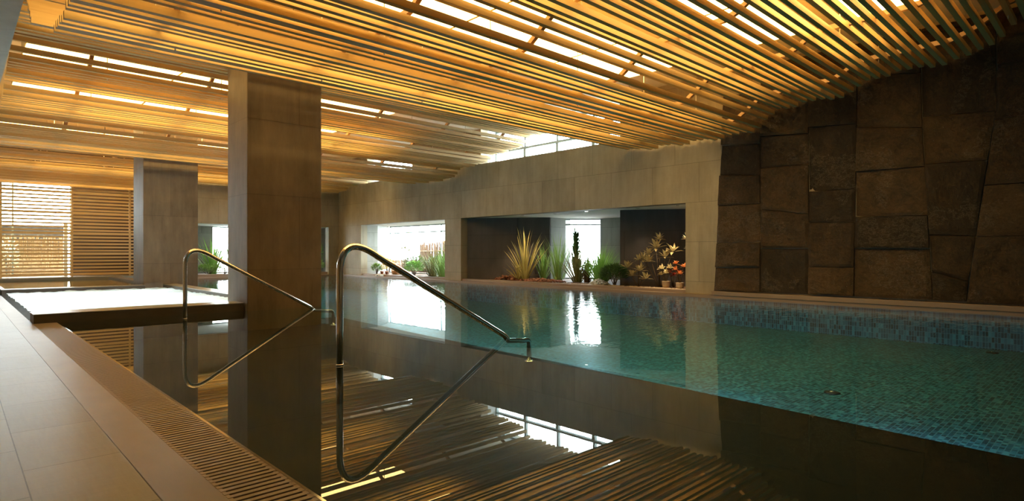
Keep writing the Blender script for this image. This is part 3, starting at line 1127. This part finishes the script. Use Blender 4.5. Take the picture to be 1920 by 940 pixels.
rosettes('tall cream-leaved plant half hidden by the right edge of the garden opening', 13.45, 7.72, [(0, 0, 1.25, 1), (-.05, -.1, 1.0, .9), (.02, -.12, .72, .9)], M['g_cream'], .17, .04, 16, seed=16, name='cream_leaf_plant')


def heap(name, label, cat, x, y, rx, ry, h, n, size, mt, seed, kind='stuff'):
    rr = random.Random(seed)
    m = MB()
    for i in range(n):
        az = rr.uniform(0, 6.283); q = math.sqrt(rr.random())
        px, py = rx * q * math.cos(az), ry * q * math.sin(az)
        pz = h * (1 - q * q) * rr.uniform(.4, 1) + size * .3
        s_ = size * rr.uniform(.6, 1.3)
        bm = bmesh.new()
        bmesh.ops.create_icosphere(bm, subdivisions=1, radius=1)
        sc_ = (s_ * rr.uniform(.8, 1.3), s_ * rr.uniform(.7, 1.1), s_ * rr.uniform(.4, .7))
        rot = Matrix.Rotation(rr.uniform(0, 6.28), 3, 'Z') @ Matrix.Rotation(rr.uniform(-.5, .5), 3, 'X')
        vs = [rot @ Vector((v.co.x * sc_[0], v.co.y * sc_[1], v.co.z * sc_[2])) * (1 + .15 * rr.uniform(-1, 1)) + Vector((px, py, pz)) for v in bm.verts]
        m.add(vs, [tuple(v.index for v in f.verts) for f in bm.faces], True)
        bm.free()
    o = m.build(name, mt, loc=(x, y, .09))
    tag(o, label, cat, kind=kind)
    return o


heap('driftwood_heap', 'reddish brown heap of bark pieces at the left end of the large garden bed', 'bark', 13.2, 14.15, .28, .5, .16, 90, .055, M['drift'], 21)
heap('mulch_heap', 'low reddish brown bark mulch around the feet of the strap-leaved plants', 'mulch', 13.45, 12.9, .5, 1.0, .08, 340, .04, M['drift'], 22)
heap('white_pebbles', 'small pile of white and grey pebbles right of the garden window', 'pebbles', 13.1, 10.25, .22, .34, .17, 170, .032, M['pebble'], 23)
heap('pale_gravel', 'pale gravel spread along the front of the large garden bed', 'gravel', 12.98, 9.6, .17, 2.3, .02, 700, .018, M['gravel'], 24)

# --- left garden opening
bush('small dark green bush at the far end of the second garden opening', 12.98, 21.95, .2, .26, .42, 420, .09, .03, M['g_mid'], seed=31)
bush('bright yellow bush at the far end of the second garden opening', 13.22, 21.45, .24, .32, .62, 560, .09, .035, M['g_yellow'], name='yellow_bush', seed=32)
bush('pale airy bush rising before the far bright window', 13.95, 21.3, .4, .5, 1.25, 420, .09, .035, M['g_olive'], name='airy_bush', seed=33)
for k, (px_, py_) in enumerate(((12.96, 21.5), (13.0, 21.2))):
    t = thing('flower_pot', 'small terracotta pot, the %s of two in front of the yellow bush' % ('left one' if k == 0 else 'right one'), 'pot', (px_, py_, .09), 'terracotta pots')
    MB().lathe([(.05, 0), (.07, .11), (.078, .11), (.078, .14), (.065, .14), (.06, .12)]).build('body', M['potred'], t)
    MB().lathe([(.058, .11), (.05, .125)]).build('soil', M['soil'], t)
t = thing('wicker_basket', 'low brown wicker basket right of the terracotta pots', 'basket', (13.1, 20.6, .09))
MB().lathe([(.16, 0), (.2, .08), (.21, .17), (.19, .17), (.18, .12)]).build('body', M['wicker'], t)
MB().lathe([(.215, .165), (.222, .18), (.2, .185)]).build('rim', M['wicker'], t)
bush('dark rounded shrub in the middle of the second garden opening', 13.7, 20.2, .45, .6, .8, 900, .09, .03, M['hedge'], name='round_shrub', seed=34)
bush('low bright green leafy shrub at the front of the second garden opening', 13.1, 19.35, .26, .5, .55, 800, .1, .035, M['g_bright'], name='low_shrub', seed=35)
bush('dark green shrub behind the tall grasses of the second garden opening', 13.8, 18.8, .4, .55, .75, 900, .09, .03, M['g_dark'], name='round_shrub', seed=36)
spiky('broad olive grass clump in the second garden opening', 13.25, 18.3, 130, 1.2, .025, M['g_olive'], .7, .7, .2, seed=37, name='tall_grass')
spiky('green grass clump beside the tall spiky plant', 13.3, 17.75, 130, 1.1, .028, M['g_grass'], .6, .6, .2, seed=38, name='tall_grass')
spiky('tall dark green spiky plant at the right edge of the second garden opening', 13.25, 17.2, 70, 1.65, .055, M['g_mid'], .45, .4, .14, seed=39, name='spiky_plant')


# --- outside: reed fences and shrubs beyond the glass
def reed_fence(label, p, q, z0, z1, n, seed, mt=None):
    rr = random.Random(seed)
    t = thing('reed_fence', label, 'fence', (p[0], p[1], z0))
    d = Vector((q[0] - p[0], q[1] - p[1]))
    m = MB()
    for i in range(n):
        s_ = i / (n - 1)
        x, y = d.x * s_, d.y * s_
        hh = (z1 - z0) * rr.uniform(.93, 1.05)
        r = d.length / n * .75
        m.tube([(x, y + rr.uniform(-.01, .01), 0), (x + rr.uniform(-.02, .02), y + rr.uniform(-.02, .02), hh)], [r, r * .8], 5)
    m.build('reeds', mt or M['reed'], t)
    b = MB()
    for zz in (.25, .75):
        b.tube([(0, -.0, (z1 - z0) * zz), (d.x, d.y, (z1 - z0) * zz)], .03, 6)
    b.build('cross_rail', M['carrier'], t)


reed_fence('tall brown reed fence outside the second garden window', (15.6, 20.4), (15.6, 22.6), -.1, 1.46, 80, 51)
reed_fence('lower brown reed fence outside the far part of the second garden window', (15.7, 22.6), (15.7, 26.2), -.1, .66, 110, 52)
GOLD_LIT = wood('golden_reed_lit', (.36, .21, .09), (.58, .37, .18), .8, (30, 30, 1))  # lighter copy of the reed colour, stands in for light on the fence
reed_fence('golden reed fence, toned lighter as if lit, outside the window behind the left part of the wooden screen', (-2.5, 30.2), (3.4, 30.2), -.1, 1.62, 200, 53, mt=GOLD_LIT)
bush('small light-leaved shrub seen through the left part of the wooden screen', 1.5, 29.6, .35, .3, 1.6, 260, .12, .05, M['g_cream'], name='light_shrub', z=-.1, seed=54)
o = MB().box(-4, 3.4, 30.9, 31.4, -.2, 2.12).build('garden_wall', M['darkwall'])
tag(o, 'dark low wall outside behind the lit-toned golden reed fence', 'wall')
struct(MB().box(-12, 40, 28.8, 60, -.5, -.1).build('ground_outside_end', M['paving']))
struct(MB().box(16.6, 40, 5, 28.8, -.5, -.1).build('ground_outside_right', M['paving']))
struct(MB().box(14.5, 16.6, 15.9, 28.8, -.5, -.09).build('ground_outside_bed', M['paving']))

# --- end garden
spiky('spiky yellow-green plant seen between the two pillars', 7.75, 26.0, 44, 1.75, .09, M['g_bright'], .55, .35, .12, seed=41, name='spiky_plant')
spiky('bright green strap plant beside the near pillar, in the end garden', 8.6, 26.2, 30, 1.6, .09, M['g_bright'], .35, .3, .1, seed=42)
bush('low green shrub below the spiky plant in the end garden', 7.35, 25.2, .6, .3, .42, 900, .09, .03, M['g_mid'], name='low_shrub', seed=43)
bush('small pinkish shrub before the bright window of the end garden', 8.0, 25.3, .25, .2, .55, 300, .07, .02, M['g_varie'], name='small_shrub', seed=44)
bush('light green tree-like shrub right of the near pillar in the end garden', 11.9, 25.7, .4, .5, 1.5, 800, .11, .04, M['g_bright'], name='tall_shrub', seed=45)
bush('low bright shrub under the light green shrub in the end garden', 11.8, 25.1, .35, .3, .6, 600, .09, .03, M['g_grass'], name='low_shrub', seed=46)

# white fitting on the coping
t = thing('overflow_fitting', 'small white fitting with a dark slot on the far coping below the yellow bush', 'pool fitting', (12.5, 20.9, .045))
MB().box(-.1, .05, -.2, .2, 0, .07).build('housing', M['white'], t, bevel=.01)
MB().box(-.112, -.1, -.05, .05, .015, .05).build('slot', M['darksteel'], t)

# downlights in the garden soffit
def downlight(label, x, y, power, col=(1, .72, .42), aim=(0, 0), size=80, z=ZO + .01):
    t = thing('downlight', label, 'ceiling light', (x, y, z), 'small downlights in the garden soffit')
    MB().lathe([(.045, -.006), (.055, -.004), (.055, 0), (.045, 0)]).build('rim', M['steel'], t)
    MB().lathe([(.036, -.004), (.036, -.0035)]).build('lens', M['spotm'], t)
    ld = bpy.data.lights.new('downlight_lamp', 'SPOT')
    ld.energy = power; ld.color = col; ld.spot_size = math.radians(size); ld.spot_blend = .6; ld.shadow_soft_size = .04
    lo = bpy.data.objects.new('downlight_lamp', ld)
    link(lo, t)
    lo.location = (0, 0, -.02)
    d = Vector((aim[0] - x, aim[1] - y, .3 - z))
    lo.rotation_euler = d.to_track_quat('-Z', 'Y').to_euler()


downlight('tiny round downlight over the striped flax', 13.0, 13.2, 150, aim=(13.5, 13.6))
downlight('tiny round downlight over the two pale pots', 13.1, 7.8, 260, aim=(13.3, 8.0), size=60)
downlight('tiny round downlight over the variegated plants', 13.15, 9.0, 40, aim=(13.3, 8.8))
downlight('tiny round downlight over the green grasses left of the garden window', 13.2, 12.0, 60, col=(1, .85, .6), aim=(13.8, 12.3))
downlight('added tiny round downlight over the bright grass spray beside the dark pier', 13.1, 10.7, 90, col=(1, .9, .7), aim=(13.4, 10.3), size=60)  # lamp added to brighten the grass
downlight('added tiny round downlight over the spiky plant between the two pillars', 7.6, 24.95, 120, col=(.95, .95, .8), aim=(7.7, 25.5), size=90)  # added because the backlit plant came out dark
downlight('tiny round downlight over the light green shrub in the end garden', 11.6, 24.95, 90, col=(.95, .95, .8), aim=(11.8, 25.5), size=80)
downlight('tiny round downlight over the yellow bush', 13.1, 21.3, 90, aim=(13.2, 21.5))
